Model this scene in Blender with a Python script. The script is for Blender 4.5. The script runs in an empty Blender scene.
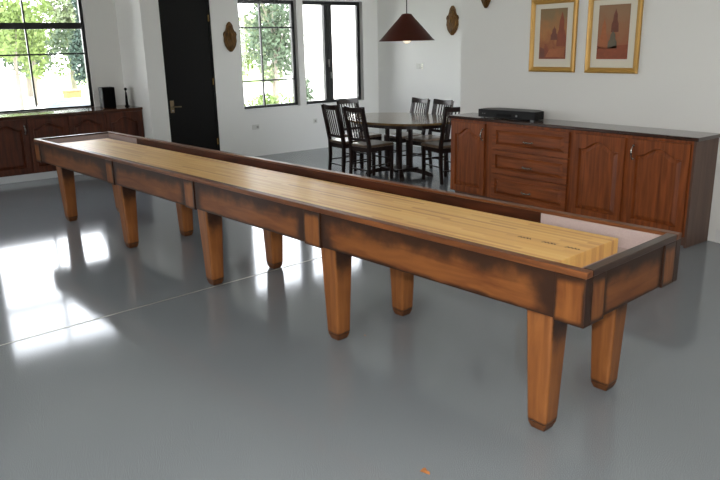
import bpy, bmesh, math, random
from mathutils import Vector, Matrix
random.seed(7)
C = bpy.context.scene.collection
PI = math.pi
MATS = {}

# ------------------------------------------------------------------ materials
def new_mat(name):
    m = bpy.data.materials.new(name); m.use_nodes = True
    nt = m.node_tree; b = nt.nodes['Principled BSDF']
    MATS[name] = m
    return m, nt, b
def rgb(r, g, b):      # sRGB 0-255 -> linear
    f = lambda c: (c/255/12.92) if c/255 <= .04045 else ((c/255+.055)/1.055)**2.4
    return (f(r), f(g), f(b), 1)
def node(nt, t, **kw):
    n = nt.nodes.new(t)
    for k, v in kw.items(): setattr(n, k, v)
    return n
def plain(name, col, rough=.5, metal=0, spec=.5, bump=0, bscale=200, var=0, vscale=5):
    m, nt, b = new_mat(name)
    b.inputs['Base Color'].default_value = col
    b.inputs['Roughness'].default_value = rough
    b.inputs['Metallic'].default_value = metal
    b.inputs['Specular IOR Level'].default_value = spec
    tc = node(nt, 'ShaderNodeTexCoord')
    if var:
        n = node(nt, 'ShaderNodeTexNoise'); n.inputs['Scale'].default_value = vscale
        n.inputs['Detail'].default_value = 4
        nt.links.new(tc.outputs['Object'], n.inputs['Vector'])
        mx = node(nt, 'ShaderNodeMix', data_type='RGBA')
        mx.inputs[6].default_value = tuple(c*(1-var) for c in col[:3])+(1,)
        mx.inputs[7].default_value = tuple(min(1, c*(1+var)) for c in col[:3])+(1,)
        nt.links.new(n.outputs['Fac'], mx.inputs[0]); nt.links.new(mx.outputs[2], b.inputs['Base Color'])
    if bump:
        n = node(nt, 'ShaderNodeTexNoise'); n.inputs['Scale'].default_value = bscale
        nt.links.new(tc.outputs['Object'], n.inputs['Vector'])
        bp = node(nt, 'ShaderNodeBump'); bp.inputs['Strength'].default_value = bump; bp.inputs['Distance'].default_value = .002
        nt.links.new(n.outputs['Fac'], bp.inputs['Height']); nt.links.new(bp.outputs['Normal'], b.inputs['Normal'])
    return m

def wood(name, light, dark, scale=(1, 12, 12), rough=.3, edge=None, ez=(.16, .16), ex=(.07, .07), coat=0, nscale=3, spec=.3):
    """streaky wood; edge = colour of a dark glaze rubbed into the borders of each board (a finish, from Generated coords)"""
    m, nt, b = new_mat(name)
    tc = node(nt, 'ShaderNodeTexCoord'); mp = node(nt, 'ShaderNodeMapping')
    mp.inputs['Scale'].default_value = scale
    nt.links.new(tc.outputs['Object'], mp.inputs['Vector'])
    n = node(nt, 'ShaderNodeTexNoise'); n.inputs['Scale'].default_value = nscale
    n.inputs['Detail'].default_value = 6; n.inputs['Distortion'].default_value = .6
    nt.links.new(mp.outputs['Vector'], n.inputs['Vector'])
    cr = node(nt, 'ShaderNodeValToRGB')
    cr.color_ramp.elements[0].position = .3; cr.color_ramp.elements[0].color = dark
    cr.color_ramp.elements[1].position = .7; cr.color_ramp.elements[1].color = light
    nt.links.new(n.outputs['Fac'], cr.inputs['Fac'])
    out = cr.outputs['Color']
    if edge:
        sp = node(nt, 'ShaderNodeSeparateXYZ'); nt.links.new(tc.outputs['Generated'], sp.inputs[0])
        n2 = node(nt, 'ShaderNodeTexNoise'); n2.inputs['Scale'].default_value = 9; n2.inputs['Detail'].default_value = 3
        nt.links.new(tc.outputs['Object'], n2.inputs['Vector'])
        def mth(op, a, c, clamp=False):
            q = node(nt, 'ShaderNodeMath', operation=op, use_clamp=clamp)
            for i, v in enumerate((a, c)):
                if isinstance(v, (int, float)): q.inputs[i].default_value = v
                else: nt.links.new(v, q.inputs[i])
            return q.outputs[0]
        fac = None
        for ax, (lo, hi) in (('X', ex), ('Z', ez)):
            for wdt, inv in ((lo, False), (hi, True)):
                if not wdt: continue
                v = sp.outputs[ax]
                if inv: v = mth('SUBTRACT', 1.0, v)
                v = mth('DIVIDE', v, wdt)
                v = mth('ADD', v, mth('MULTIPLY', mth('SUBTRACT', n2.outputs['Fac'], .5), 1.6))
                mr = node(nt, 'ShaderNodeMapRange', interpolation_type='SMOOTHSTEP')
                mr.inputs[1].default_value = .25; mr.inputs[2].default_value = 1.35
                mr.inputs[3].default_value = 0; mr.inputs[4].default_value = 1
                nt.links.new(v, mr.inputs[0])
                fac = mr.outputs[0] if fac is None else mth('MULTIPLY', fac, mr.outputs[0])
        mx = node(nt, 'ShaderNodeMix', data_type='RGBA')
        mx.inputs[6].default_value = edge
        nt.links.new(fac, mx.inputs[0]); nt.links.new(out, mx.inputs[7]); out = mx.outputs[2]
    nt.links.new(out, b.inputs['Base Color'])
    b.inputs['Roughness'].default_value = rough
    b.inputs['Coat Weight'].default_value = coat; b.inputs['Coat Roughness'].default_value = .12
    b.inputs['Specular IOR Level'].default_value = spec
    return m

# table finish: chestnut with dark rubbed edges
TBL, TBD, TBE = rgb(124, 76, 38), rgb(94, 52, 26), rgb(48, 29, 19)
wood('apron_wood', TBL, TBD, (1, 5, 8), .4, TBE, ez=(.09, .42), ex=(.07, .08), coat=.03, spec=.22)
wood('post_wood', rgb(134, 84, 42), TBD, (6, 6, 1), .33, TBE, ez=(.10, .16), ex=(.10, .12), coat=.03, spec=.22)
wood('end_wood', TBL, TBD, (5, 1, 8), .33, TBE, ez=(.12, .42), ex=(0, 0), coat=.25)
wood('rail_wood', rgb(124, 74, 38), rgb(78, 44, 24), (1, 10, 10), .4, coat=.05)
wood('end_rail_wood', rgb(64, 40, 26), rgb(44, 28, 20), (10, 1, 10), .32, coat=.15)
wood('inner_rail_wood', rgb(84, 42, 24), rgb(46, 24, 14), (1, 9, 9), .35, coat=.1)
wood('leg_wood', rgb(138, 86, 44), rgb(110, 64, 32), (9, 9, 1), .38, TBE, ez=(.03, .05), ex=(.07, .05), coat=.1)
wood('foot_wood', rgb(104, 64, 36), rgb(66, 40, 24), (9, 9, 3), .4)
wood('cabinet_wood', rgb(146, 78, 36), rgb(98, 48, 20), (11, 11, .8), .45, coat=.03)
wood('cabinet_wood_across', rgb(146, 78, 36), rgb(98, 48, 20), (.8, 11, 11), .45, coat=.03)
wood('cabinet_side_wood', rgb(104, 80, 68), rgb(84, 64, 56), (9, 9, .6), .4, coat=.05)
wood('worktop_wood', rgb(66, 42, 32), rgb(46, 30, 24), (1, 9, 9), .18, coat=.5, spec=.5)
wood('dark_cabinet_wood', rgb(92, 46, 26), rgb(56, 27, 18), (9, 9, .8), .45, coat=.03)
wood('dark_cabinet_wood_across', rgb(92, 46, 26), rgb(56, 27, 18), (9, .8, 9), .45, coat=.03)
wood('chair_wood', rgb(40, 24, 18), rgb(22, 14, 12), (9, 9, 1), .3)
wood('seat_wood', rgb(124, 106, 88), rgb(84, 68, 54), (3, 3, 3), .3, coat=.3)
wood('dining_wood', rgb(120, 96, 56), rgb(86, 64, 38), (1, 9, 9), .16, coat=.5)
wood('carved_wood', rgb(112, 80, 36), rgb(60, 38, 16), (8, 8, 3), .6, nscale=6, spec=.2)
plain('speaker_cloth', rgb(9, 9, 9), .9, spec=.1)
plain('speaker_black', rgb(10, 10, 11), .7, spec=.1)
plain('device_black', rgb(11, 11, 12), .4, spec=.2, bump=.05)
plain('device_grey', rgb(120, 122, 122), .35, metal=.6)
plain('door_black', rgb(11, 11, 9), .6, spec=.15)
plain('window_black', rgb(16, 17, 18), .35)
plain('steel', rgb(150, 148, 144), .3, metal=1)
plain('pewter', rgb(160, 157, 150), .25, metal=1)
plain('brass', rgb(120, 106, 82), .35, metal=1)
plain('gold_leaf', rgb(184, 142, 70), .4, metal=.3, var=.12, vscale=14)
plain('gold_dark', rgb(120, 92, 44), .5, metal=.4)
plain('mat_board', rgb(214, 208, 192), .9)
plain('white_plastic', rgb(205, 205, 200), .4)
plain('wall_plastic', rgb(205, 205, 200), .45)
plain('plinth_white', rgb(196, 200, 204), .5)
plain('socket_grey', rgb(160, 160, 154), .5)
plain('white_trim', rgb(222, 222, 222), .45)
plain('wall_paint', rgb(226, 226, 223), .85, bump=.12, bscale=160)
plain('wall_paint_cool', rgb(205, 204, 200), .85, bump=.12, bscale=160)
plain('ceiling_paint', rgb(222, 221, 217), .9)
plain('foot_black', rgb(18, 15, 13), .6)
plain('carpet_grey', rgb(178, 160, 156), .95, bump=.9, bscale=700, var=.18, vscale=260)
plain('ink', rgb(74, 46, 24), .6)
plain('lamp_cord', rgb(24, 20, 18), .6)
plain('lamp_shade_red', rgb(68, 26, 14), .55, spec=.2, var=.25, vscale=9)
plain('lamp_shade_inside', rgb(210, 198, 176), .6)
plain('leaf_brown', rgb(176, 112, 60), .8, var=.3, vscale=80)
plain('grass', rgb(150, 172, 96), .95, var=.2, vscale=1.2)
plain('gravel', rgb(232, 228, 216), .95, var=.08, vscale=2)
plain('outside_render', rgb(240, 238, 232), .9)
plain('bark', rgb(112, 104, 92), .9, var=.25, vscale=6)
plain('stone_grey', rgb(84, 92, 98), .9, var=.2, vscale=3)
plain('bench_wood', rgb(118, 96, 52), .8, var=.15, vscale=5)
def leaf(name, col, var):
    m = plain(name, col, .7, var=var, vscale=3)
    b = m.node_tree.nodes['Principled BSDF']
    b.inputs['Transmission Weight'].default_value = 0
    b.inputs['Subsurface Weight'].default_value = 0
    return m
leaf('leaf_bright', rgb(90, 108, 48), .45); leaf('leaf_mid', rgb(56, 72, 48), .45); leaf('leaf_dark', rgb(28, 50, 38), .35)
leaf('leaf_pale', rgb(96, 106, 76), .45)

# polished speckled floor
m, nt, b = new_mat('floor_coat')
tc = node(nt, 'ShaderNodeTexCoord')
vo = node(nt, 'ShaderNodeTexNoise'); vo.inputs['Scale'].default_value = 260; vo.inputs['Detail'].default_value = 1
nt.links.new(tc.outputs['Object'], vo.inputs['Vector'])
cr = node(nt, 'ShaderNodeValToRGB'); e = cr.color_ramp.elements
e[0].position = .3; e[0].color = rgb(100, 106, 111); e[1].position = .74; e[1].color = rgb(162, 167, 171)
e.new(.5).color = rgb(122, 128, 133)
nt.links.new(vo.outputs['Fac'], cr.inputs['Fac'])
n2 = node(nt, 'ShaderNodeTexNoise'); n2.inputs['Scale'].default_value = .8; n2.inputs['Detail'].default_value = 3
nt.links.new(tc.outputs['Object'], n2.inputs['Vector'])
mx = node(nt, 'ShaderNodeMix', data_type='RGBA', blend_type='MULTIPLY'); mx.inputs[0].default_value = 1
mr = node(nt, 'ShaderNodeMapRange'); mr.inputs[3].default_value = .9; mr.inputs[4].default_value = 1.1
nt.links.new(n2.outputs['Fac'], mr.inputs[0]); nt.links.new(cr.outputs['Color'], mx.inputs[6]); nt.links.new(mr.outputs[0], mx.inputs[7])
nt.links.new(mx.outputs[2], b.inputs['Base Color'])
b.inputs['Roughness'].default_value = .09; b.inputs['Specular IOR Level'].default_value = .4
bp = node(nt, 'ShaderNodeBump'); bp.inputs['Strength'].default_value = .004; bp.inputs['Distance'].default_value = .002
n3 = node(nt, 'ShaderNodeTexNoise'); n3.inputs['Scale'].default_value = 30
nt.links.new(tc.outputs['Object'], n3.inputs['Vector'])

# laminated maple playfield: strips along x, 17 mm wide
m, nt, b = new_mat('maple_strips')
tc = node(nt, 'ShaderNodeTexCoord')
sp = node(nt, 'ShaderNodeSeparateXYZ'); nt.links.new(tc.outputs['Object'], sp.inputs[0])
def M1(op, a, c=None):
    q = node(nt, 'ShaderNodeMath', operation=op)
    for i, v in enumerate((a, c)):
        if v is None: continue
        if isinstance(v, (int, float)): q.inputs[i].default_value = v
        else: nt.links.new(v, q.inputs[i])
    return q.outputs[0]
row = M1('FLOOR', M1('DIVIDE', sp.outputs['Y'], .0215))
w1 = node(nt, 'ShaderNodeTexWhiteNoise', noise_dimensions='1D'); nt.links.new(row, w1.inputs['W'])
seg = M1('FLOOR', M1('ADD', M1('DIVIDE', sp.outputs['X'], .7), M1('MULTIPLY', w1.outputs['Value'], 7.0)))
cb = node(nt, 'ShaderNodeCombineXYZ'); nt.links.new(row, cb.inputs[0]); nt.links.new(seg, cb.inputs[1])
w2 = node(nt, 'ShaderNodeTexWhiteNoise', noise_dimensions='2D'); nt.links.new(cb.outputs[0], w2.inputs['Vector'])
cr = node(nt, 'ShaderNodeValToRGB'); e = cr.color_ramp.elements
e[0].position = 0; e[0].color = rgb(208, 152, 92); e[1].position = 1; e[1].color = rgb(240, 198, 124)
e.new(.3).color = rgb(228, 178, 106); e.new(.62).color = rgb(234, 188, 112)
nt.links.new(w2.outputs['Value'], cr.inputs['Fac'])
mp = node(nt, 'ShaderNodeMapping'); mp.inputs['Scale'].default_value = (1.5, 60, 60); nt.links.new(tc.outputs['Object'], mp.inputs['Vector'])
gn = node(nt, 'ShaderNodeTexNoise'); gn.inputs['Scale'].default_value = 2; gn.inputs['Detail'].default_value = 5
nt.links.new(mp.outputs['Vector'], gn.inputs['Vector'])
mr = node(nt, 'ShaderNodeMapRange'); mr.inputs[3].default_value = .9; mr.inputs[4].default_value = 1.1
nt.links.new(gn.outputs['Fac'], mr.inputs[0])
mx = node(nt, 'ShaderNodeMix', data_type='RGBA', blend_type='MULTIPLY'); mx.inputs[0].default_value = 1
nt.links.new(cr.outputs['Color'], mx.inputs[6]); nt.links.new(mr.outputs[0], mx.inputs[7])
nt.links.new(mx.outputs[2], b.inputs['Base Color'])
b.inputs['Roughness'].default_value = .42; b.inputs['Coat Weight'].default_value = .06; b.inputs['Coat Roughness'].default_value = .14

# window glass: thin pane, mostly clear with a fresnel sheen
m, nt, b = new_mat('window_glass'); nt.nodes.remove(b)
out = nt.nodes['Material Output']
tr = node(nt, 'ShaderNodeBsdfTransparent'); gl = node(nt, 'ShaderNodeBsdfGlossy'); gl.inputs['Roughness'].default_value = .02
fr = node(nt, 'ShaderNodeFresnel'); fr.inputs['IOR'].default_value = 1.45
ms = node(nt, 'ShaderNodeMixShader'); nt.links.new(fr.outputs[0], ms.inputs[0]); nt.links.new(tr.outputs[0], ms.inputs[1]); nt.links.new(gl.outputs[0], ms.inputs[2])
nt.links.new(ms.outputs[0], out.inputs['Surface'])
def emit(name, col, s):
    m, nt, b = new_mat(name)
    b.inputs['Base Color'].default_value = col
    b.inputs['Emission Color'].default_value = col; b.inputs['Emission Strength'].default_value = s
emit('bulb_glow', rgb(255, 236, 205), 1.0); emit('ceiling_glow', rgb(255, 240, 218), 8)

# painted canvases
def canvas(name, top, mid, low, seed):
    m, nt, b = new_mat(name)
    tc = node(nt, 'ShaderNodeTexCoord'); sp = node(nt, 'ShaderNodeSeparateXYZ'); nt.links.new(tc.outputs['Generated'], sp.inputs[0])
    n = node(nt, 'ShaderNodeTexNoise'); n.inputs['Scale'].default_value = 9; n.inputs['Detail'].default_value = 6; n.inputs['Distortion'].default_value = .8
    mp = node(nt, 'ShaderNodeMapping'); mp.inputs['Location'].default_value = (seed, seed, 0); nt.links.new(tc.outputs['Object'], mp.inputs['Vector']); nt.links.new(mp.outputs['Vector'], n.inputs['Vector'])
    a = node(nt, 'ShaderNodeMath', operation='MULTIPLY_ADD'); nt.links.new(n.outputs['Fac'], a.inputs[0]); a.inputs[1].default_value = .9
    s = node(nt, 'ShaderNodeMath', operation='SUBTRACT'); nt.links.new(sp.outputs['Z'], s.inputs[0]); s.inputs[1].default_value = .45
    nt.links.new(s.outputs[0], a.inputs[2])
    cr = node(nt, 'ShaderNodeValToRGB'); e = cr.color_ramp.elements
    e[0].position = .1; e[0].color = low; e[1].position = .95; e[1].color = top; e.new(.5).color = mid
    nt.links.new(a.outputs[0], cr.inputs['Fac']); nt.links.new(cr.outputs['Color'], b.inputs['Base Color']); b.inputs['Roughness'].default_value = .6
canvas('canvas_amber', rgb(128, 104, 70), rgb(166, 110, 60), rgb(128, 64, 38), 3.1)
canvas('canvas_rust', rgb(140, 108, 80), rgb(146, 98, 66), rgb(146, 76, 50), 8.7)
plain('paint_rust', rgb(132, 68, 42), .6, var=.3, vscale=30); plain('paint_plum', rgb(110, 62, 46), .6, var=.3, vscale=30)
plain('paint_grey', rgb(96, 88, 72), .6, var=.3, vscale=30); plain('paint_orange', rgb(158, 92, 54), .6, var=.3, vscale=30)

# ------------------------------------------------------------------ mesh helpers
def box(bm, x0, x1, y0, y1, z0, z1):
    v = [bm.verts.new(p) for p in ((x0,y0,z0),(x1,y0,z0),(x1,y1,z0),(x0,y1,z0),(x0,y0,z1),(x1,y0,z1),(x1,y1,z1),(x0,y1,z1))]
    for f in ((3,2,1,0),(4,5,6,7),(0,1,5,4),(1,2,6,5),(2,3,7,6),(3,0,4,7)): bm.faces.new([v[i] for i in f])
def frustum(bm, c0, c1, h0, h1):
    """box-like taper between two rectangles: centres c0/c1, half sizes h0/h1 (x,y)"""
    v = []
    for c, h in ((c0, h0), (c1, h1)):
        for sx, sy in ((-1,-1),(1,-1),(1,1),(-1,1)): v.append(bm.verts.new((c[0]+sx*h[0], c[1]+sy*h[1], c[2])))
    for f in ((3,2,1,0),(4,5,6,7),(0,1,5,4),(1,2,6,5),(2,3,7,6),(3,0,4,7)): bm.faces.new([v[i] for i in f])
def prism(bm, pts, t, plane='xz', at=0.0):
    """closed outline extruded by t; plane xz extrudes along y, yz along x, xy along z"""
    mk = {'xz': lambda a, b, d: (a, d, b), 'yz': lambda a, b, d: (d, a, b), 'xy': lambda a, b, d: (a, b, d)}[plane]
    A = [bm.verts.new(mk(a, b, at)) for a, b in pts]; B = [bm.verts.new(mk(a, b, at+t)) for a, b in pts]
    bm.faces.new(A[::-1]); bm.faces.new(B); n = len(pts)
    for i in range(n): bm.faces.new((A[i], A[(i+1)%n], B[(i+1)%n], B[i]))
def tube(bm, pts, r, seg=8, r2=None):
    pts = [Vector(p) for p in pts]; n = len(pts); rings = []
    up = None
    for i, p in enumerate(pts):
        d = (pts[min(i+1,n-1)]-pts[max(i-1,0)]).normalized()
        if up is None:
            up = Vector((0,0,1)) if abs(d.z) < .9 else Vector((1,0,0))
        a = d.cross(up).normalized(); bb = a.cross(d).normalized(); up = bb
        rr = r if r2 is None else r+(r2-r)*i/(n-1)
        rings.append([bm.verts.new(p+a*math.cos(2*PI*k/seg)*rr+bb*math.sin(2*PI*k/seg)*rr) for k in range(seg)])
    for i in range(n-1):
        for k in range(seg): bm.faces.new((rings[i][k], rings[i][(k+1)%seg], rings[i+1][(k+1)%seg], rings[i+1][k]))
    bm.faces.new(rings[0][::-1]); bm.faces.new(rings[-1])
def lathe(bm, prof, c=(0,0,0), seg=24, cap=True):
    rings = [[bm.verts.new((c[0]+r*math.cos(2*PI*k/seg), c[1]+r*math.sin(2*PI*k/seg), c[2]+z)) for k in range(seg)] for r, z in prof]
    for i in range(len(rings)-1):
        for k in range(seg): bm.faces.new((rings[i][k], rings[i][(k+1)%seg], rings[i+1][(k+1)%seg], rings[i+1][k]))
    if cap: bm.faces.new(rings[0][::-1]); bm.faces.new(rings[-1])
def obj(name, bm, mat, parent=None, bevel=0, smooth=False, loc=None, label=None):
    bmesh.ops.recalc_face_normals(bm, faces=bm.faces)
    me = bpy.data.meshes.new(name); bm.to_mesh(me); bm.free()
    me.materials.append(MATS[mat]); o = bpy.data.objects.new(name, me); C.objects.link(o)
    if parent: o.parent = parent
    if loc: o.location = loc
    if smooth:
        for p in me.polygons: p.use_smooth = True
    if bevel:
        md = o.modifiers.new('bevel', 'BEVEL'); md.width = bevel; md.segments = 2; md.limit_method = 'ANGLE'
    if label: o['label'] = label
    return o
def B(name, mat, parent, *boxes, bevel=0, **kw):
    bm = bmesh.new()
    for b_ in boxes: box(bm, *b_)
    return obj(name, bm, mat, parent, bevel, **kw)
def tag(o, label, cat, group=None, kind=None):
    o['label'] = label; o['category'] = cat
    if group: o['group'] = group
    if kind: o['kind'] = kind
    return o
def thing(name, label, cat, loc=(0,0,0), rz=0, group=None):
    o = bpy.data.objects.new(name, None); C.objects.link(o); o.location = loc; o.rotation_euler = (0,0,rz)
    o.empty_display_size = .1
    return tag(o, label, cat, group)
def dup(root, loc, rz, label, group=None):
    r = root.copy(); C.objects.link(r); r.location = loc; r.rotation_euler = (0,0,rz); r['label'] = label
    if group: r['group'] = group
    for ch in list(root.children):
        c = ch.copy(); C.objects.link(c); c.parent = r
        for g in list(ch.children):
            d = g.copy(); C.objects.link(d); d.parent = c
    return r
def struct(name, mat, *boxes, parent=None, label=None, **kw):
    o = B(name, mat, parent, *boxes, **kw)
    if parent is None: o['kind'] = 'structure'
    if label: o['label'] = label
    return o

# ------------------------------------------------------------------ the room (x towards the viewer's right-front, y to the picture wall)
XA, XL, YJ, YB, YC, XE = -8.12, -9.08, 1.47, 3.5275, 5.53, -4.167
ZC = 3.05; XR = 3.6; YN = -4.6
struct('floor', 'floor_coat', (XL-.2, XR+.2, YN-.2, YB+.2, -.1, 0), (XL-.2, XE+.2, YB+.2, YC+.2, -.1, 0))
struct('ceiling', 'ceiling_paint', (XL-.2, XR+.2, YN-.2, YB+.2, ZC, ZC+.1), (XL-.2, XE+.2, YB+.2, YC+.2, ZC, ZC+.1))
WL = dict(y0=-.60, y1=1.015, z0=.85, z1=2.72)      # big left window
W2 = dict(y0=2.93, y1=3.935, z0=.715, z1=2.31)
W3 = dict(y0=4.05, y1=5.215, z0=.715, z1=2.31)
DR = dict(y0=1.73, y1=2.485, z1=2.36)
def wall_x(name, x0, x1, y0, y1, holes, mat='wall_paint'):
    bs = []; y = y0
    for h in sorted(holes, key=lambda q: q['y0']):
        bs.append((x0, x1, y, h['y0'], 0, ZC))
        if h.get('z0', 0) > 0: bs.append((x0, x1, h['y0'], h['y1'], 0, h['z0']))
        bs.append((x0, x1, h['y0'], h['y1'], h['z1'], ZC)); y = h['y1']
    bs.append((x0, x1, y, y1, 0, ZC))
    return struct(name, mat, *bs)
wall_x('wall_left', XL-.2, XL, YN, YJ, [WL])
wall_x('wall_back', XA-.2, XA, YJ+.2, YC, [DR, W2, W3])
struct('wall_recess', 'wall_paint', (XL-.2, XA, YJ, YJ+.2, 0, ZC))
struct('wall_dining', 'wall_paint', (XA-.2, XE, YC, YC+.2, 0, ZC))
struct('wall_right', 'wall_paint', (XE, XR+.2, YB, YB+.2, 0, ZC), (XE, XE+.2, YB+.2, YC, 0, .6), (XE, XE+.2, YB+.2, YC, 2.6, ZC), (XE, XE+.2, YB+.2, 4.2, .6, 2.6), (XE, XE+.2, 5.4, YC, .6, 2.6))  # return wall opening is added, for the unseen side window
# walls behind the viewer, the near one with two added openings for daylight
GD = (.2, 2.2)  # unseen opening added to let daylight onto the foreground
LW = (-8.9, -7.6)  # unseen opening added to brighten the recess wall
struct('wall_near', 'wall_paint', (XL-.2, LW[0], YN-.2, YN, 0, ZC), (LW[0], LW[1], YN-.2, YN, 0, .5), (LW[0], LW[1], YN-.2, YN, 2.5, ZC), (LW[1], GD[0], YN-.2, YN, 0, ZC), (GD[1], XR, YN-.2, YN, 0, ZC), (GD[0], GD[1], YN-.2, YN, 2.3, ZC))
struct('wall_behind', 'wall_paint', (XR, XR+.2, YN-.2, YB, 0, ZC))
struct('baseboard_right', 'white_trim', (-1.2, XR, YB-.014, YB, 0, .11), bevel=.004)
# floor joint: a thin pale strip across the slab
bm = bmesh.new()
j0, j1 = Vector((-2.54, -4.55, 0)), Vector((-3.255, 3.5, 0))
n_ = Vector((.0055, .0005, 0))
v = [bm.verts.new(p) for p in (j0-n_, j0+n_, j1+n_, j1-n_)]; w = [bm.verts.new(q.co+Vector((0,0,.0015))) for q in v]
bm.faces.new(v[::-1]); bm.faces.new(w)
for i in range(4): bm.faces.new((v[i], v[(i+1)%4], w[(i+1)%4], w[i]))
plain('joint_metal', rgb(178, 178, 170), .35, metal=.5)
o = obj('trim_1', bm, 'joint_metal'); o['kind'] = 'structure'

def window(name, x, h, cols, rows, fw=.045, mw=.022, casements=None, thick=()):
    """black frame in the plane x, glass behind; cols/rows = absolute muntin positions"""
    root = bpy.data.objects.new(name, None); C.objects.link(root); root.location = (x, h['y0'], h['z0']); root['kind'] = 'structure'
    W, H = h['y1']-h['y0'], h['z1']-h['z0']; d = .03
    B('window_frame', 'window_black', root, (-d, d, 0, fw, 0, H), (-d, d, W-fw, W, 0, H), (-d, d, fw, W-fw, 0, fw if name != 'window_1' else .024), (-d, d, fw, W-fw, H-fw, H), bevel=.004)
    for c in cols: B('mullion', 'window_black', root, (-.02, .02, c-h['y0']-mw/2, c-h['y0']+mw/2, fw, H-fw))
    ys = [fw]+sorted(c-h['y0'] for c in cols)+[W-fw]
    for r in rows:
        tk = .085 if r in thick else mw
        bs = []
        for a, b_ in zip(ys, ys[1:]): bs.append((-.018, .018, a, b_, r-h['z0']-tk/2, r-h['z0']+tk/2))
        B('glazing_bar', 'window_black', root, *bs)
    B('pane', 'window_glass', root, (-.003, .003, fw*.5, W-fw*.5, fw*.5, H-fw*.5))
    return root
window('window_1', XL-.07, WL, (.235,), (1.60, 1.978, 2.35), thick=(1.978,))
window('added_window_4', XE+.12, dict(y0=4.2, y1=5.4, z0=.6, z1=2.6), (4.8,), (1.9,))  # unseen side window, added to brighten the dining walls
window('window_2', XA-.11, W2, (3.34,), (1.135, 1.915), fw=.05)
w3 = window('window_3', XA-.11, W3, (), (), fw=.055)
ym = 4.565-W3['y0']; H3 = W3['z1']-W3['z0']
B('casement_stile', 'window_black', w3, (-.035, .04, ym-.075, ym-.004, .05, H3-.05), bevel=.004)
B('casement_stile', 'window_black', w3, (-.035, .04, ym+.004, ym+.075, .05, H3-.05), bevel=.004)
B('casement_handle', 'steel', w3, (.04, .06, ym-.025, ym-.005, .62, .70), (.055, .068, ym-.025, ym-.005, .58, .70), bevel=.003)
B('casement_handle', 'steel', w3, (.04, .06, ym+.01, ym+.03, .44, .50), (.055, .068, ym+.01, ym+.03, .40, .50), bevel=.003)
for nm, h, x in (('trim_2', W2, XA), ('trim_3', W3, XA)):
    struct(nm, 'white_trim', (x-.195, x+.012, h['y0']+.001, h['y1']-.001, h['z0'], h['z0']+.012), bevel=.003)

# door
d1 = bpy.data.objects.new('door_1', None); C.objects.link(d1); d1['kind'] = 'structure'; d1.location = (XA, DR['y0'], 0)
DW = DR['y1']-DR['y0']
B('door_frame', 'door_black', d1, (-.19, -.012, .001, .03, .001, DR['z1']-.001), (-.19, -.012, DW-.03, DW-.001, .001, DR['z1']-.001), (-.19, -.012, .03, DW-.03, DR['z1']-.03, DR['z1']-.001))
B('door_leaf', 'door_black', d1, (-.075, -.03, .032, DW-.032, .006, DR['z1']-.033), bevel=.003)
for z in (.25, 1.12, 2.0): B('hinge', 'gold_dark', d1, (-.014, -.004, DW-.04, DW-.02, z, z+.09), bevel=.002)
bm = bmesh.new(); box(bm, -.03, -.022, .045, .10, .76, .93)
tube(bm, [(-.025, .075, .845), (.02, .075, .845), (.028, .09, .845), (.028, .19, .842)], .009, 8)
h_ = obj('door_handle', bm, 'brass', d1, bevel=.002)
bm = bmesh.new(); lathe(bm, [(.011, 0), (.011, .006)], (0, 0, 0), 12); k_ = obj('keyhole', bm, 'steel', h_); k_.rotation_euler = (0, PI/2, 0); k_.location = (-.022, .075, .79)

# ------------------------------------------------------------------ shuffleboard table
RY = .0858
L, W, H, ZB = 6.13, .80, .80, .574
cx, cy = -L/2, W/2
rx, ry_ = cx*math.cos(RY)-cy*math.sin(RY), cx*math.sin(RY)+cy*math.cos(RY)
T = thing('shuffleboard_table', 'very long chestnut wooden shuffleboard table with pale maple playfield on ten tapered legs', 'table', (rx, ry_, 0), RY)
def TB(name, mat, *bs, bevel=0, **kw):      # boxes given in the table's own corner frame (x 0..-L, y 0..W)
    return B(name, mat, T, *[(a-cx, b_-cx, c-cy, d-cy, e_, f_) for a, b_, c, d, e_, f_ in bs], bevel=bevel, **kw)
PR_ = .008; RT = .046
posts = [(-.135, 0), (-1.735, -1.59), (-3.085, -2.95), (-4.40, -4.265), (-L, -5.995)]
CAP = H-.028
TB('side_rail', 'rail_wood', (-L, 0, 0, RT, CAP, H), bevel=.004)
TB('side_rail', 'rail_wood', (-L, 0, W-RT, W, CAP, H), bevel=.004)
TB('end_rail', 'end_rail_wood', (-RT, 0, RT, W-RT, CAP, H), bevel=.004)
TB('end_rail', 'end_rail_wood', (-L, -L+RT, RT, W-RT, CAP, H), bevel=.004)
for y0, y1 in ((PR_, RT-.004), (W-RT+.004, W-PR_)):
    for (a, b_), (c, d) in zip(posts, posts[1:]):
        TB('apron_panel', 'apron_wood', (d-.0, a, y0, y1, ZB+.006, CAP), bevel=.002)
for i, (a, b_) in enumerate(posts):
    for y0, y1, yy0, yy1 in ((0, RT, 0, .15), (W-RT, W, W-.15, W)):
        if i in (0, 4):     # corner blocks wrap the end
            xo0, xo1 = (-.135, 0) if i == 0 else (-L, -L+.135)
            TB('corner_block', 'post_wood', (xo0, xo1, y0, y1, ZB, CAP), bevel=.003)
            bm = bmesh.new(); box(bm, -.052, .052, -.015, .015, 0, CAP-ZB)
            o = obj('corner_block', bm, 'post_wood', T, bevel=.002); ye = RT+.052 if yy0 == 0 else W-RT-.052
            o.location = ((-.0155 if i == 0 else -L+.0155)-cx, ye-cy, ZB); o.rotation_euler = (0, 0, PI/2)
        else: TB('apron_post', 'post_wood', (a, b_, y0, y1, ZB, CAP), bevel=.003)
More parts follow.
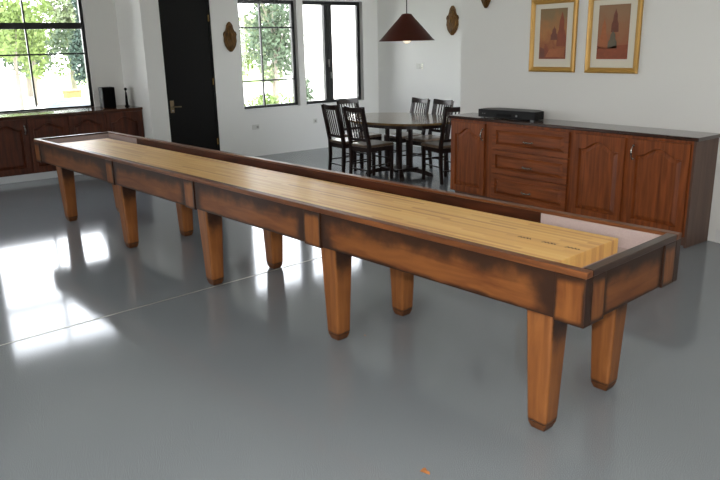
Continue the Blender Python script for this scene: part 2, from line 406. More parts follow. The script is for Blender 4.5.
# the end aprons: y runs across, so turn a panel built along x
for xe, nm in ((-PR_, 1), (-L+PR_, -1)):
    x0, x1 = (xe-.03, xe) if nm == 1 else (xe, xe+.03)
    bm = bmesh.new(); box(bm, -.25, .25, -.015, .015, 0, CAP-ZB-.006)
    o = obj('end_apron', bm, 'apron_wood', T, bevel=.002)
    o.location = ((x0+x1)/2-cx, W/2-cy, ZB+.006); o.rotation_euler = (0, 0, PI/2)
# inside: dark rails, carpeted gutter and ends, playfield
for y0, y1 in ((RT-.004, RT+.004), (W-RT-.004, W-RT+.004)):
    TB('inner_rail', 'inner_rail_wood', (-5.40, -.70, y0, y1, .66, CAP+.016))
for xs in ((-.70, -RT), (-L+RT, -5.40)):
    for y0, y1 in ((RT-.004, RT+.006), (W-RT-.006, W-RT+.004)):
        TB('gutter_lining', 'carpet_grey', (xs[0], xs[1], y0, y1, .69, CAP+.012), label='grey carpet lining of the gutter wall at the table end')
for xs in ((-RT-.005, -RT+.004), (-L+RT-.004, -L+RT+.005)):
    TB('gutter_lining', 'carpet_grey', (xs[0], xs[1], RT+.006, W-RT-.006, .69, CAP+.012))
TB('gutter_floor', 'carpet_grey', (-L+RT-.004, -RT+.004, RT-.004, W-RT+.004, .665, .69), label='grey carpet bed of the gutter around the playfield')
pf = TB('playfield', 'maple_strips', (-L+.25, -.222, .145, .655, .69, .76), bevel=.002, label='pale laminated maple playing surface')
# three small marks of dark script printed along the centre line near the end
for q, (px, py) in enumerate(((-.535, .372), (-.405, .372), (-.285, .372))):
    bm = bmesh.new(); n = 9; pts = []
    for i in range(n):
        pts.append((px-.034+.068*i/(n-1), py+(.009 if i % 2 else -.007)*(1.2 if i in (0, 5) else .8)))
    for i in range(n-1):
        a, b_ = Vector((*pts[i], 0)), Vector((*pts[i+1], 0)); dn = (b_-a).normalized().cross(Vector((0,0,1)))*.0026
        vs = [bm.verts.new((p.x-cx, p.y-cy, z)) for z in (.7598, .7606) for p in (a-dn, b_-dn, b_+dn, a+dn)]
        for f in ((3,2,1,0),(4,5,6,7),(0,1,5,4),(1,2,6,5),(2,3,7,6),(3,0,4,7)): bm.faces.new([vs[k] for k in f])
    obj('printed_mark', bm, 'ink', pf, label='small dark mark printed on the maple')
TB('under_panel', 'inner_rail_wood', (-L+RT, -RT, RT, W-RT, .60, .665))
# legs: square, tapered, with a chamfered black foot
lx = [-.24, -1.613, -2.985, -4.357, -5.73]
def leg_mesh():
    bm = bmesh.new(); frustum(bm, (0,0,.035), (0,0,.605), (.048,.048), (.067,.067))
    return bm
leg0 = None
for y in (.131, W-.144):
    for x in lx:
        if leg0 is None:
            leg0 = obj('leg', leg_mesh(), 'leg_wood', T, bevel=.012, loc=(x-cx, y-cy, 0)); l = leg0
            bm = bmesh.new(); frustum(bm, (0,0,0), (0,0,.038), (.034,.034), (.047,.047))
            foot0 = obj('foot', bm, 'foot_wood', leg0, bevel=.006, label='dark chamfered foot')
        else:
            l = leg0.copy(); C.objects.link(l); l.parent = T; l.location = (x-cx, y-cy, 0)
            f_ = foot0.copy(); C.objects.link(f_); f_.parent = l

# ------------------------------------------------------------------ raised panel doors
def arch_pts(w, h, rise, n=14, shoulder=.22, margin=0):
    """outline of a panel with a cathedral top, origin bottom left, counter-clockwise"""
    pts = [(0, 0), (w, 0), (w, h-rise)]
    for i in range(n+1):
        t = i/n; x = w*(1-shoulder*.5)-(w*(1-shoulder))*t
        s = .5-.5*math.cos(2*PI*t)
        pts.append((x, h-rise+rise*(s**.8)))
    pts.append((0, h-rise))
    return pts
def panel_door(parent, name, w, h, t, at, mat, plane, arch=True, stile=.055, sgn=-1):
    """door whose face looks towards sgn along the axis; at=(a0,z0,d) lower corner and its back plane. Returns the frame object."""
    a0, z0, d = at
    rise = min(.07, w*.15) if arch else 0
    iw, ih = w-2*stile, h-2*stile
    if arch: inner = [(x+stile, y+stile) for x, y in arch_pts(iw, ih, rise)]
    else: inner = [(stile, stile), (stile+iw, stile), (stile+iw, stile+ih), (stile, stile+ih)]
    outer = []
    for i, (x, y) in enumerate(inner):
        if arch:
            if i == 0: outer.append((0, 0))
            elif i == 1: outer.append((w, 0))
            elif i == 2: outer.append((w, h))
            elif i == len(inner)-1: outer.append((0, h))
            else: outer.append((x, h))
        else: outer.append([(0, 0), (w, 0), (w, h), (0, h)][i])
    mk = (lambda a, z, q: (a+a0, d+sgn*q, z+z0)) if plane == 'xz' else (lambda a, z, q: (d+sgn*q, a+a0, z+z0))
    bm = bmesh.new(); n = len(inner)
    O0 = [bm.verts.new(mk(x, y, 0)) for x, y in outer]; O1 = [bm.verts.new(mk(x, y, t)) for x, y in outer]
    I1 = [bm.verts.new(mk(x, y, t)) for x, y in inner]
    c = Vector((w/2, h/2))
    sh = lambda p, k: (p[0]+(c.x-p[0])*k/(w/2), p[1]+(c.y-p[1])*k/(h/2))
    I0 = [bm.verts.new(mk(*sh(p, .008), t-.016)) for p in inner]
    for i in range(n):
        j = (i+1) % n
        bm.faces.new((O0[i], O0[j], O1[j], O1[i])); bm.faces.new((O1[i], O1[j], I1[j], I1[i])); bm.faces.new((I1[i], I1[j], I0[j], I0[i]))
    bm.faces.new(O0[::-1]); bm.faces.new(I0)
    fr_ = obj(name, bm, mat, parent)
    bm = bmesh.new()
    P0 = [bm.verts.new(mk(*sh(p, .013), t-.0158)) for p in inner]; P1 = [bm.verts.new(mk(*sh(p, .05), t-.001)) for p in inner]
    bm.faces.new(P0[::-1]); bm.faces.new(P1)
    for i in range(n): j = (i+1) % n; bm.faces.new((P0[i], P0[j], P1[j], P1[i]))
    obj('raised_panel', bm, mat, fr_)
    return fr_
def bow_handle(parent, p, axis, out, ln=.11, mat='pewter'):
    """bowed pull: p = centre on the face, axis 'z'/'x'/'y', out = unit vector off the face"""
    bm = bmesh.new(); o_ = Vector(out); a = {'z': Vector((0,0,1)), 'x': Vector((1,0,0)), 'y': Vector((0,1,0))}[axis]; P = Vector(p)
    pts = [P+a*(ln/2*math.cos(PI*i/10))+o_*(.004+.026*math.sin(PI*i/10)) for i in range(11)]
    tube(bm, pts, .0055, 8)
    for s in (-1, 1): tube(bm, [P+a*(s*ln/2), P+a*(s*ln/2)+o_*.006], .010, 10)
    m1 = pts[4]; m2 = pts[6]
    tube(bm, [m1, pts[5], m2], .009, 8)
    return obj('handle', bm, mat, parent, smooth=True, label='pewter bow handle')

# sideboard on the picture wall
SX0, SX1, SYF = -3.975, -1.237, 3.15
S = thing('sideboard', 'long cherry wood sideboard with three arched doors and three drawers under the framed pictures', 'cabinet', (0, 0, 0))
S.location = ((SX0+SX1)/2, (SYF+YB)/2, 0)
ox, oy = S.location.x, S.location.y
def SB(name, mat, *bs, bevel=0, **kw): return B(name, mat, S, *[(a-ox, b_-ox, c-oy, d-oy, e_, f_) for a, b_, c, d, e_, f_ in bs], bevel=bevel, **kw)
FY = SYF+.03                     # carcass front plane
SB('worktop', 'worktop_wood', (SX0, SX1, SYF, YB-.002, .862, .892), bevel=.006, label='dark polished worktop')
SB('carcass', 'cabinet_wood', (SX0+.02, SX1-.045, FY, YB-.003, .085, .862))
SB('side_panel', 'cabinet_side_wood', (SX1-.045, SX1-.026, FY-.004, YB-.003, .0, .862), label='dark brown end panel')
SB('plinth', 'cabinet_side_wood', (SX0+.04, SX1-.045, FY+.05, YB-.003, 0, .085))
fy = FY-oy
dz0, dh = .10, .735
for a, b_ in ((-3.93, -3.455), (-2.375, -1.865), (-1.815, -1.300)):
    d_ = panel_door(S, 'door', b_-a, dh, .022, (a-ox, dz0, fy), 'cabinet_wood', 'xz', True, .058)
    if a < -3: bow_handle(d_, (-3.478-ox, fy-.022, .725), 'z', (0, -1, 0))
    if a > -1.9: bow_handle(d_, (-1.783-ox, fy-.022, .725), 'z', (0, -1, 0))
for z0, z1 in ((.602, .835), (.36, .588), (.10, .346)):
    d_ = panel_door(S, 'drawer', .915, z1-z0, .022, (-3.345-ox, z0, fy), 'cabinet_wood_across', 'xz', False, .045)
    bow_handle(d_, (-2.892-ox, fy-.022, (z0+z1)/2-.02), 'x', (0, -1, 0), .10)

# built-in bench cabinet below the left window
KX, KY0, KY1 = -8.405, -3.4, YJ
K = thing('bench_cabinet', 'low dark wood cabinet with arched doors built in below the big left window', 'cabinet', ((XL+KX)/2, 0, 0))
ko = K.location.x
def KB(name, mat, *bs, bevel=0, **kw): return B(name, mat, K, *[(a-ko, b_-ko, c, d, e_, f_) for a, b_, c, d, e_, f_ in bs], bevel=bevel, **kw)
plain('oiled_top', rgb(80, 52, 38), .12, var=.15, vscale=4)
KB('worktop', 'oiled_top', (XL+.002, KX, KY0, KY1-.002, .818, .849), bevel=.004, label='dark polished worktop')
KB('carcass', 'dark_cabinet_wood', (XL+.002, KX-.035, KY0, KY1-.002, .09, .818))
KB('plinth', 'plinth_white', (XL+.002, KX-.03, KY0, KY1-.002, 0, .09), label='pale grey plinth')
ys = [-3.35, -2.84, -2.33, -1.82, -1.30, -.79, -.60, -.085, .435, .94, 1.445]
ys = [-3.18, -2.66, -2.14, -1.62, -1.11, -.59, -.072, .445, .95, 1.455]
for a, b_ in zip(ys, ys[1:]):
    d_ = panel_door(K, 'door', b_-a-.018, .69, .022, (a+.002, .11, KX-.035-ko), 'dark_cabinet_wood', 'yz', True, .06, sgn=1)
    if round(a, 2) in (-.59, -1.62, -2.66): bow_handle(d_, (KX-.013-ko, b_-.040, .665), 'z', (1, 0, 0), .10, 'steel')

# things on the bench cabinet
t = thing('speaker', 'small black box loudspeaker on the left cabinet beside the window', 'speaker', (-8.76, 1.105, .849))
B('speaker_cabinet', 'speaker_black', t, (-.09, .085, -.088, .088, 0, .285), bevel=.006)
B('grille', 'speaker_cloth', t, (.085, .093, -.078, .078, .012, .272), bevel=.003)
bm = bmesh.new(); lathe(bm, [(.032, 0), (.034, .01), (.022, .02), (.02, .03), (.016, .14), (.010, .20), (.006, .208), (.006, .222), (.018, .232), (.021, .245), (.017, .258), (.005, .266)], seg=16)
tag(obj('table_ornament', bm, 'speaker_black', smooth=True, loc=(-8.75, 1.372, .849)), 'slim black stand with round knob on the left cabinet, near the recess corner', 'ornament')

# black box on the sideboard
t = thing('media_player', 'flat black electronic box lying on the sideboard below the wall', 'media player', (-3.215, 3.325, .892), math.radians(5))
bm = bmesh.new(); prism(bm, [(-.35, -.13), (.33, -.13), (.33, .02), (.22, .11), (-.26, .11), (-.35, .02)], .078, 'xy', .012)
obj('casing', bm, 'device_black', t, bevel=.005)
for x in (-.31, .29): B('foot', 'device_grey', t, (x-.02, x+.02, -.115, -.085, 0, .012))
bm = bmesh.new(); lathe(bm, [(.010, 0), (.012, .004), (.010, .008)], seg=16); k_ = obj('knob', bm, 'device_grey', t, loc=(.12, -.13, .042)); k_.rotation_euler = (PI/2, 0, 0)
B('display', 'speaker_black', t, (-.12, .06, -.132, -.13, .028, .054))
for x in (-.29, -.265): B('button', 'device_grey', t, (x-.005, x+.005, -.134, -.13, .046, .052))

# ------------------------------------------------------------------ framed pictures
def picture(x0, x1, label, cmat, shapes):
    z0, z1 = 1.343, 2.02; w, h = x1-x0, z1-z0; fw = .048
    t = thing('framed_picture', label, 'picture', ((x0+x1)/2, YB, z0), 0, 'gilt framed pictures above the sideboard')
    bm = bmesh.new()
    prof = [(0, 0), (0, -.022), (.012, -.032), (.026, -.024), (.034, -.026), (fw, -.012), (fw, 0)]      # inset from outer edge, depth
    rings = [[bm.verts.new((sx*(w/2-i), d, (h-i) if sz else i)) for sx, sz in ((-1,0),(1,0),(1,1),(-1,1))] for i, d in prof]
    for a, b_ in zip(rings, rings[1:]):
        for k in range(4): bm.faces.new((a[k], a[(k+1)%4], b_[(k+1)%4], b_[k]))
    for k in range(4): bm.faces.new((rings[-1][k], rings[-1][(k+1)%4], rings[0][(k+1)%4], rings[0][k]))
    obj('picture_frame', bm, 'gold_leaf', t, loc=(0, -.002, 0))
    B('mat_board', 'mat_board', t, (-w/2+.04, w/2-.04, -.010, -.003, .04, h-.04))
    ax, az0, az1 = .155, .122, h-.092
    cv = B('painting', cmat, t, (-ax, ax, -.0125, -.010, az0, az1))
    for m_, pts in shapes:
        bm = bmesh.new(); prism(bm, [(-ax+2*ax*a, az0+(az1-az0)*b_) for a, b_ in pts], -.0008, 'xz', -.0125)
        obj('painted_shape', bm, m_, cv)
tower = lambda x, b_, t_, w: [(x-w, b_), (x+w, b_), (x+w*.9, b_+(t_-b_)*.35), (x+w*.55, b_+(t_-b_)*.5), (x+w*.5, b_+(t_-b_)*.75), (x+w*.12, t_-.04), (x, t_), (x-w*.12, t_-.04), (x-w*.5, b_+(t_-b_)*.72), (x-w*.6, b_+(t_-b_)*.5), (x-w*.95, b_+(t_-b_)*.33)]
picture(-3.207, -2.674, 'left gilt framed amber painting with pointed rust shapes, beside the second frame', 'canvas_amber',
        [('paint_rust', tower(.82, .25, .93, .17)), ('paint_plum', tower(.55, .38, .66, .13)), ('paint_plum', [(.02, .03), (.22, .02), (.2, .2), (.04, .24)]), ('paint_orange', [(.25, .04), (.95, .04), (.93, .22), (.4, .2)])])
picture(-2.557, -2.025, 'right gilt framed rust painting with a tall dark tower shape', 'canvas_rust',
        [('paint_rust', [(0, .02), (1, .02), (1, .27), (.6, .25), (.3, .2), (0, .25)]), ('paint_orange', tower(.2, .2, .76, .13)), ('paint_grey', tower(.5, .2, .55, .15)), ('paint_plum', tower(.55, .5, .93, .12))])

# ------------------------------------------------------------------ carved wall ornaments
def ornament(loc, rz, label, w=.2, h=.42, grp='carved wall ornaments'):
    t = thing('wall_ornament', label, 'wall ornament', loc, rz, grp)
    half = [(.08, .0), (.26, .09), (.40, .2), (.46, .36), (.43, .5), (.50, .58), (.46, .66), (.34, .70), (.26, .78), (.22, .88), (.15, .95), (.06, 1.0)]
    def lobes(s, k): 
        R_ = [(x*w*s*(1+.04*math.sin(k*i)), (y-.5)*h*s) for i, (x, y) in enumerate(half)]
        return R_+[(-x, y) for x, y in R_[::-1]]
    bm = bmesh.new(); prism(bm, lobes(1, 5), -.02, 'xz', 0); obj('backing', bm, 'carved_wood', t, bevel=.006)
    bm = bmesh.new(); prism(bm, lobes(.74, 3), -.018, 'xz', -.02); obj('carving', bm, 'carved_wood', t, bevel=.008)
    bm = bmesh.new(); bmesh.ops.create_icosphere(bm, subdivisions=2, radius=1)
    for v in bm.verts: v.co = Vector((v.co.x*.03, v.co.y*.022-.045, v.co.z*.055+.02*h))
    obj('boss', bm, 'carved_wood', t, smooth=True)
    bm = bmesh.new(); lathe(bm, [(.004, -.20), (.014, -.185), (.02, -.16), (.012, -.13)], (0, -.03, 0), 10); obj('pendant_tip', bm, 'carved_wood', t, smooth=True)
    return t
ornament((XA+.002, 2.765, 1.785), PI/2, 'carved brown wooden wall ornament between the black door and the window', .22, .42)
ornament((-6.33, YC-.002, 1.95), 0, 'carved brown wooden wall ornament to the right of the pendant lamp', .26, .42)
o3 = ornament((-3.81, YB-.002, 2.185), 0, 'dark carved wall ornament at the top, left of the framed pictures', .17, .42)

# sockets and switch
def plate(name, loc, rz, label, cat, w, h, mat, toggles):
    t = thing(name, label, cat, loc, rz)
    B('plate', mat, t, (-w/2, w/2, -.008, 0, -h/2, h/2), bevel=.002)
    for x, z, a, c, m_ in toggles: B('rocker' if cat == 'switch' else 'socket_insert', m_, t, (x-a, x+a, -.012, -.008, z-c, z+c), bevel=.001)
    return t
plate('wall_socket', (XA+.001, 3.10, .45), PI/2, 'pale double wall socket low below the gridded window', 'socket', .12, .075, 'wall_plastic', [(-.03, 0, .018, .018, 'wall_plastic'), (.03, 0, .018, .018, 'socket_grey')])
plate('wall_socket', (XA+.001, 4.20, .455), PI/2, 'small wall socket low behind the dining chairs', 'socket', .075, .075, 'wall_plastic', [(0, 0, .018, .018, 'socket_grey')])
plate('light_switch', (-7.06, YC-.001, 1.285), 0, 'white switch plate with dark rocker below the pendant lamp', 'switch', .15, .085, 'white_plastic', [(-.035, 0, .022, .028, 'white_plastic'), (.06, .005, .013, .04, 'pewter')])

# ------------------------------------------------------------------ pendant lamp
PX, PY, PZ = -5.083, 3.535, 1.668
t = thing('pendant_lamp', 'dark red cone pendant lamp hanging on a black cord above the dining table', 'lamp', (PX, PY, PZ))
bm = bmesh.new()
outer = [(.335, 0), (.30, .034), (.20, .145), (.10, .252), (.072, .285), (.055, .305), (.02, .312)]
inner = [(.018, .306), (.05, .299), (.067, .28), (.095, .246), (.195, .138), (.296, .028), (.331, -.001)]
lathe(bm, outer+inner, seg=40, cap=False); sh = obj('lamp_shade', bm, 'lamp_shade_red', t, smooth=True)
bm = bmesh.new(); lathe(bm, [(.29, .0265), (.192, .134), (.093, .242)], seg=40, cap=False); obj('shade_lining', bm, 'lamp_shade_inside', sh, smooth=True, label='cream inside of the shade')
bm = bmesh.new(); tube(bm, [(0, 0, .30), (0, 0, ZC-PZ-.03)], .006, 8); obj('cord', bm, 'lamp_cord', t)
bm = bmesh.new(); lathe(bm, [(.045, ZC-PZ-.03), (.05, ZC-PZ)], seg=16); obj('ceiling_rose', bm, 'lamp_cord', t)
bm = bmesh.new(); lathe(bm, [(.018, .08), (.02, .30)], seg=12); obj('socket', bm, 'lamp_cord', t)
bm = bmesh.new(); bmesh.ops.create_uvsphere(bm, u_segments=16, v_segments=10, radius=.055); obj('bulb', bm, 'bulb_glow', t, smooth=True, loc=(0, 0, .028), label='round pale bulb')

# ------------------------------------------------------------------ dining table
DX, DY, DZ = -5.35, 3.63, .735
t = thing('dining_table', 'dark oval dining table with polished top on a pedestal, among six slat-backed chairs', 'table', (DX, DY, 0))
def ellipse(a, b_, n=48): return [(a*math.cos(2*PI*i/n), b_*math.sin(2*PI*i/n)) for i in range(n)]
EA, EB = .83, .60
bm = bmesh.new(); prism(bm, ellipse(EA, EB), .028, 'xy', DZ-.028); obj('tabletop', bm, 'dining_wood', t, bevel=.007)
bm = bmesh.new(); prism(bm, ellipse(EA-.12, EB-.12), .05, 'xy', DZ-.078); obj('apron', bm, 'chair_wood', t)
for sx in (-1, 1):
    for sy in (-1, 1):
        B('pedestal_column', 'chair_wood', t, (sx*.12-.022, sx*.12+.022, sy*.09-.022, sy*.09+.022, .10, DZ-.07), bevel=.006)
B('base_plate', 'chair_wood', t, (-.2, .2, -.16, .16, .07, .11), bevel=.01)
for k in range(4):
    a = PI/4*(2*k+1)*.9+.05*(k % 2)
    a = [.62, PI-.62, PI+.62, -.62][k]; d = Vector((math.cos(a), math.sin(a), 0)); s = Vector((-d.y, d.x, 0))*.03
    prof = [(.1, .11), (.24, .10), (.36, .07), (.43, .045), (.45, .0), (.39, 0), (.34, .02), (.24, .045), (.1, .06)]
    bm = bmesh.new(); A = [bm.verts.new(d*r+s+Vector((0,0,z))) for r, z in prof]; B_ = [bm.verts.new(d*r-s+Vector((0,0,z))) for r, z in prof]
    bm.faces.new(A); bm.faces.new(B_[::-1]); n = len(prof)
    for i in range(n): bm.faces.new((A[i], A[(i+1)%n], B_[(i+1)%n], B_[i]))
    obj('pedestal_foot', bm, 'chair_wood', t, bevel=.004)

# ------------------------------------------------------------------ chairs (front towards +y in their own frame, origin at floor below the seat)
def make_chair(label):
    t = thing('dining_chair', label, 'chair', (0, 0, 0), 0, 'dining chairs around the oval table')
    HB = .91; wf, wb = .195, .168
    bm = bmesh.new(); prism(bm, [(-wb-.015, -.20), (wb+.015, -.20), (wf+.01, .19), (wf-.03, .22), (-wf+.03, .22), (-wf-.01, .19)], .035, 'xy', .425)
    obj('seat', bm, 'seat_wood', t, bevel=.012)
    def backpt(z): return -.19-(.0 if z < .45 else (z-.45)*.20)
    def dirleg(x, pts):
        bm = bmesh.new(); rings = []
        for y, z, r in pts: rings.append([bm.verts.new((x+sx*r, y+sy*r, z)) for sx, sy in ((-1,-1),(1,-1),(1,1),(-1,1))])
        for a, b_ in zip(rings, rings[1:]):
            for k in range(4): bm.faces.new((a[k], a[(k+1)%4], b_[(k+1)%4], b_[k]))
        bm.faces.new(rings[0][::-1]); bm.faces.new(rings[-1]); return bm
    for s in (-1, 1): obj('leg', dirleg(s*(wf-.03), [(.185, 0, .014), (.185, .425, .020)]), 'chair_wood', t)
    for s in (-1, 1): obj('rear_leg', dirleg(s*wb, [(-.215, 0, .015), (-.19, .25, .018), (-.19, .45, .019), (-.24, .70, .017), (backpt(HB)-.005, HB, .015)]), 'chair_wood', t)
    B('seat_rail', 'chair_wood', t, (-wf+.04, wf-.04, .175, .195, .37, .425), (-wb+.015, wb-.015, -.20, -.18, .37, .425), (-wf+.025, -wf+.045, -.18, .175, .37, .425), (wf-.045, wf-.025, -.18, .175, .37, .425))
    # back: bowed crest, lower rail, seven slats
    bm = bmesh.new(); n = 8; rows = []
    for i in range(n+1):
        x = -wb-.012+(2*wb+.024)*i/n; yy = -.022*math.sin(PI*i/n)
        rows.append([bm.verts.new((x, y, z)) for y, z in ((-.27+yy, HB-.055), (-.252+yy, HB-.055), (-.262+yy, HB+.008+.006*math.cos(2*PI*i/n)), (-.282+yy, HB+.008+.006*math.cos(2*PI*i/n)))])
    for a, b_ in zip(rows, rows[1:]):
        for k in range(4): bm.faces.new((a[k], a[(k+1)%4], b_[(k+1)%4], b_[k]))
    bm.faces.new(rows[0][::-1]); bm.faces.new(rows[-1]); obj('crest_rail', bm, 'chair_wood', t, bevel=.003)
    B('back_rail', 'chair_wood', t, (-wb+.015, wb-.015, -.212, -.196, .50, .535), bevel=.003)
    for i in range(6):
        x = (i-2.5)*.048; yy = -.020*math.sin(PI*(x+wb)/(2*wb))
        bm = bmesh.new(); rings = []
        for y, z in ((-.204, .52), (-.232+yy*.6, .70), (-.262+yy, HB-.045)):
            rings.append([bm.verts.new((x+sx*.007, y+sy*.005, z)) for sx, sy in ((-1,-1),(1,-1),(1,1),(-1,1))])
        for a, b_ in zip(rings, rings[1:]):
            for k in range(4): bm.faces.new((a[k], a[(k+1)%4], b_[(k+1)%4], b_[k]))
        bm.faces.new(rings[0][::-1]); bm.faces.new(rings[-1]); obj('back_slat', bm, 'chair_wood', t)
    for s in (-1, 1):
        bm = bmesh.new(); tube(bm, [(s*wb, -.195, .20), (s*(wf-.03), .185, .20)], .009, 6); obj('stretcher', bm, 'chair_wood', t)
    bm = bmesh.new(); tube(bm, [(-wf+.03, .185, .26), (wf-.03, .185, .26)], .009, 6); obj('stretcher', bm, 'chair_wood', t)
    bm = bmesh.new(); tube(bm, [(-wb, -.2, .15), (wb, -.2, .15)], .009, 6); obj('stretcher', bm, 'chair_wood', t)
    return t
ch = make_chair('dark slat-backed dining chair seen from behind, farthest left at the oval table')
def place(o, bx, by, face):      # bx,by = where the top of the back stands, face = heading of the front (degrees from +x)
    a = math.radians(face); o.rotation_euler = (0, 0, a-PI/2)
    o.location = (bx+math.cos(a)*.27, by+math.sin(a)*.27, 0)
place(ch, -5.88, 2.95, 86)
spec = [(-5.365, 2.94, 94, 'dark slat-backed dining chair, second from left, seen from behind at the oval table'),
        (-6.44, 3.64, 4, 'dining chair at the window end of the oval table, mostly hidden behind two others'),
        (-5.71, 4.32, 265, 'dark dining chair on the far side of the oval table, below the wall switch'),
        (-5.27, 4.32, 267, 'dining chair on the far side of the oval table, partly hidden by another'),
        (-4.44, 3.75, 171, 'dark dining chair drawn up at the sideboard end of the oval table')]
for bx, by, fa, lb in spec:
    c = dup(ch, (0,0,0), 0, lb); place(c, bx, by, fa)

# ------------------------------------------------------------------ small litter on the floor
def scrap(loc, r, label, name, cat):
    bm = bmesh.new(); n = 9
    c = bm.verts.new((0, 0, .006)); ring = []
    for i in range(n):
        a = 2*PI*i/n; q = r*(1+.35*math.sin(3*a+1)); ring.append(bm.verts.new((q*math.cos(a), q*.6*math.sin(a), .002+.004*(i % 2))))
    for i in range(n): bm.faces.new((c, ring[i], ring[(i+1)%n]))
    o = obj(name, bm, 'leaf_brown', loc=loc)
    md = o.modifiers.new('s', 'SOLIDIFY'); md.thickness = .0012; md.offset = 1
    tag(o, label, cat)
scrap((-.324, -.518, .0), .022, 'small dry brown leaf scrap on the grey floor in the foreground', 'dry_leaf', 'leaf')
scrap((-1.542, .123, .0), .005, 'tiny pale crumb on the grey floor between two table legs', 'crumb', 'crumb')

# ------------------------------------------------------------------ unseen ceiling lights added as fill for the near room
t0 = None
for i, (x, y) in enumerate(((-.6, -2.6), (2.2, -2.6), (2.2, 1.2), (-3.6, -2.6))):
    t = thing('added_fill_light', 'round fill light added on the ceiling outside the frame', 'ceiling light', (x, y, ZC), 0, 'added ceiling fill lights')
    bm = bmesh.new(); lathe(bm, [(.20, -.0), (.21, -.03), (.19, -.05)], seg=32); obj('light_rim', bm, 'white_trim', t)
    ld = bpy.data.lights.new('added_fill_lamp', 'AREA'); ld.shape = 'DISK'; ld.size = .36; ld.energy = 9; ld.color = (1, .95, .88)
    lo = bpy.data.objects.new('added_fill_lamp', ld); C.objects.link(lo); lo.parent = t; lo.location = (0, 0, -.055)

# ------------------------------------------------------------------ outside
struct('ground_outside', 'gravel', (-60, XL-.2, -30, 45, -.2, -.1), (XL-.2, 25, -30, YN-.2, -.2, -.1), (XR+.2, 25, YN-.2, 45, -.2, -.1), (XE+.2, XR+.2, YB+.2, 45, -.2, -.1), (XL-.2, XE+.2, YC+.2, 45, -.2, -.1))
struct('lawn', 'grass', (-60, -30, -30, 45, -.1, -.07))
def crown(parent, name, c, r, n, s, mat, flat=1.0):
    bm = bmesh.new(); blobs = [(Vector((random.gauss(0, .38), random.gauss(0, .38), random.gauss(0, .3))), random.uniform(.35, .6)) for _ in range(9)]
    for i in range(n):
        bc, br = random.choice(blobs)
        d = Vector((random.gauss(0, 1), random.gauss(0, 1), random.gauss(0, 1))).normalized()*br*random.uniform(.6, 1)
        p = Vector(c)+Vector(((bc.x+d.x)*r[0], (bc.y+d.y)*r[1], (bc.z+d.z)*r[2]))
        a = Vector((random.gauss(0, 1), random.gauss(0, 1), random.gauss(0, 1))).normalized(); b_ = a.orthogonal().normalized()
        q = s*random.uniform(.6, 1.3)
        bm.faces.new([bm.verts.new(p+a*q), bm.verts.new(p+b_*q*.55), bm.verts.new(p-a*q), bm.verts.new(p-b_*q*.55)])
    me = bpy.data.meshes.new(name); bm.to_mesh(me); bm.free(); me.materials.append(MATS[mat])
    o = bpy.data.objects.new(name, me); C.objects.link(o); o.parent = parent; return o
def tree(x, y, h, r, label, mat='leaf_bright', n=1980, s=0.099, tr=.12, lean=0, kind='garden_tree', cz=None, ry=None):
    t = thing(kind, label, 'tree' if kind == 'garden_tree' else 'shrub', (x, y, -.1), 0, 'garden trees outside the windows' if kind == 'garden_tree' else None)
    if kind == 'garden_tree':
        bm = bmesh.new(); tube(bm, [(0, 0, 0), (lean*.4, lean*.3, h*.35), (lean, lean*.5, h*.72)], tr, 8, tr*.5)
        for k in range(4):
            a = k*1.7; tube(bm, [(lean*.4, lean*.3, h*(.36+.06*k)), (lean*.6+math.cos(a)*r*.55, math.sin(a)*r*.55, h*(.62+.06*k))], tr*.35, 6, tr*.15)
        obj('trunk', bm, 'bark', t)
    crown(t, 'foliage', (lean, 0, cz if cz else h*.74), (r, ry or r, h*.36 if kind == 'garden_tree' else h*.55), n, s, mat)
    return t
tree(-18, 1.9, 3.6, 1.0, 'bright green garden tree at the left edge of the big window view', n=1540, s=0.074, cz=2.3, tr=.06)
tree(-24, 3.6, 4.2, 1.0, 'light green tree with pale slim trunk seen through the left panes of the big window', 'leaf_bright', n=1980, s=0.093, tr=.07, lean=.3, cz=2.5)
tree(-29, 4.6, 4.6, 1.5, 'mid green tree standing farther back in the left panes of the big window', 'leaf_mid', n=2200, s=0.105, cz=1.9)
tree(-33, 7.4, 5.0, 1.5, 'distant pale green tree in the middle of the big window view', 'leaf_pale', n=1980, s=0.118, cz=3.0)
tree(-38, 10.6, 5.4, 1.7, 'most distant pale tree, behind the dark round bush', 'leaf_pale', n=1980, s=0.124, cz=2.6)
tree(-17, 3.32, 2.5, .5, 'dark green rounded bush in the right pane of the big window', 'leaf_dark', n=3520, s=0.056, kind='garden_bush', cz=1.75, ry=.38)
tree(-14.5, 7.3, 3.6, .95, 'leafy green tree close outside the gridded window', 'leaf_mid', n=2200, s=0.062, tr=.05, cz=1.75)
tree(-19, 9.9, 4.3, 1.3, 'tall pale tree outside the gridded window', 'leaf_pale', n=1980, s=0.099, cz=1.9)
tree(-24.5, 11.2, 4.4, 1.5, 'bright tree far behind the others outside the gridded window', 'leaf_bright', n=1980, s=0.105, cz=1.7)
tree(-12.4, 5.8, .85, .75, 'low bright shrub at the foot of the gridded window view', 'leaf_bright', n=1540, s=0.043, kind='garden_shrub', cz=.35, ry=.7)
tree(-13.5, 7.62, 1.2, .3, 'small green shrub at the lower left of the casement window view', 'leaf_mid', n=572, s=0.037, kind='garden_shrub', cz=.6, ry=.2)
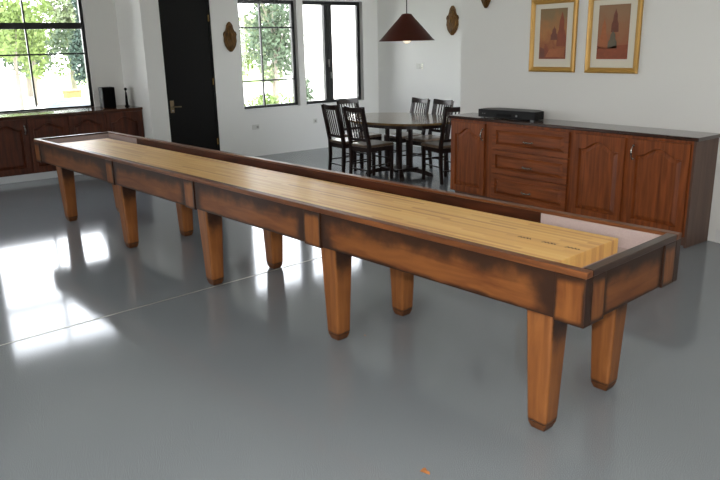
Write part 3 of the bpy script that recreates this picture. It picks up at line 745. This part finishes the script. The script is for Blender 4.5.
# white garden wall beyond the casement window
gw = B('garden_wall', 'outside_render', None, (-15.9, -15.7, 8.35, 16, -.1, 3.4)); gw['kind'] = 'structure'
t = thing('garden_box', 'small yellowish wooden box standing on the bright paving outside the big window', 'box', (-27, 5.62, -.1), .2)
B('box_body', 'bench_wood', t, (-.2, .2, -.27, .27, 0, .24), bevel=.01); B('lid', 'bench_wood', t, (-.22, .22, -.29, .29, .24, .27), bevel=.005)
bm = bmesh.new(); bmesh.ops.create_icosphere(bm, subdivisions=3, radius=1)
for v in bm.verts: v.co = Vector((v.co.x*1.0, v.co.y*.9, max(0, v.co.z*.42+.05*math.sin(9*v.co.x)*math.cos(7*v.co.y))))
tag(obj('boulder', bm, 'stone_grey', loc=(-19.5, 3.6, -.1), smooth=True), 'blue-grey boulder at the lower right of the big window view', 'rock')

# ------------------------------------------------------------------ light
world = bpy.data.worlds.new('sky'); bpy.context.scene.world = world; world.use_nodes = True
wn = world.node_tree; bg = wn.nodes['Background']
tc = wn.nodes.new('ShaderNodeTexCoord'); sp = wn.nodes.new('ShaderNodeSeparateXYZ'); cr = wn.nodes.new('ShaderNodeValToRGB')
wn.links.new(tc.outputs['Generated'], sp.inputs[0]); wn.links.new(sp.outputs['Z'], cr.inputs['Fac'])
cr.color_ramp.elements[0].position = 0; cr.color_ramp.elements[0].color = (.98, .985, 1, 1)
cr.color_ramp.elements[1].position = .7; cr.color_ramp.elements[1].color = (.78, .88, 1, 1)
wn.links.new(cr.outputs['Color'], bg.inputs['Color']); bg.inputs['Strength'].default_value = 10
sd = bpy.data.lights.new('sun', 'SUN'); sd.energy = 7; sd.angle = .01; sd.color = (1, .96, .88)
so = bpy.data.objects.new('sun', sd); C.objects.link(so); so.rotation_euler = (math.radians(12), math.radians(32), 0)
def portal(name, loc, rot, sx, sy):
    ld = bpy.data.lights.new(name, 'AREA'); ld.shape = 'RECTANGLE'; ld.size = sx; ld.size_y = sy; ld.cycles.is_portal = True
    lo = bpy.data.objects.new(name, ld); C.objects.link(lo); lo.location = loc; lo.rotation_euler = rot
for h, x in ((WL, XL-.21), (W2, XA-.21), (W3, XA-.21)):
    portal('opening_portal', (x, (h['y0']+h['y1'])/2, (h['z0']+h['z1'])/2), (0, -PI/2, 0), h['z1']-h['z0'], h['y1']-h['y0'])
portal('opening_portal', (XE+.21, 4.8, 1.6), (0, PI/2, 0), 2.0, 1.2)  # sky sampling through the added side window
portal('opening_portal', ((LW[0]+LW[1])/2, YN-.21, 1.5), (PI/2, 0, 0), LW[1]-LW[0], 2.0)  # sky sampling through the added left opening
portal('added_opening_portal', ((GD[0]+GD[1])/2, YN-.21, 1.15), (PI/2, 0, 0), GD[1]-GD[0], 2.3)  # sky sampling through the added wide opening
# the flash of the camera, a little above and right of the lens
CAM = Vector((1.47166, -2.16887, 1.64296))
Rv, Uv, Fv = Vector((.6065454,.79475167,-.02173618)), Vector((-.20165616,.18023204,.96273112)), Vector((-.76904972,.5795569,-.26958548))
fl = bpy.data.lights.new('camera_flash', 'AREA'); fl.shape = 'DISK'; fl.size = .10; fl.energy = 78; fl.color = (1, .96, .9)
fo = bpy.data.objects.new('camera_flash', fl); C.objects.link(fo)
mt = Matrix((Rv, Uv, -Fv)).transposed().to_4x4()
mf = mt.copy(); mf.translation = CAM+Uv*.16-Fv*.05; fo.matrix_world = mf

# ------------------------------------------------------------------ camera
cd = bpy.data.cameras.new('camera'); cam = bpy.data.objects.new('camera', cd); C.objects.link(cam)
mt.translation = CAM; cam.matrix_world = mt
cd.sensor_width = 36; cd.lens = 699.58/720*36; cd.clip_start = .05; cd.clip_end = 300
sc = bpy.context.scene; sc.camera = cam
vs = sc.view_settings; vs.view_transform = 'Standard'; vs.look = 'None'; vs.gamma = 1; vs.exposure = 0
sc.cycles.use_denoising = True; sc.cycles.max_bounces = 10; sc.cycles.diffuse_bounces = 5; sc.cycles.sample_clamp_indirect = 4
sc.cycles.caustics_reflective = False; sc.cycles.caustics_refractive = False; sc.cycles.transparent_max_bounces = 12
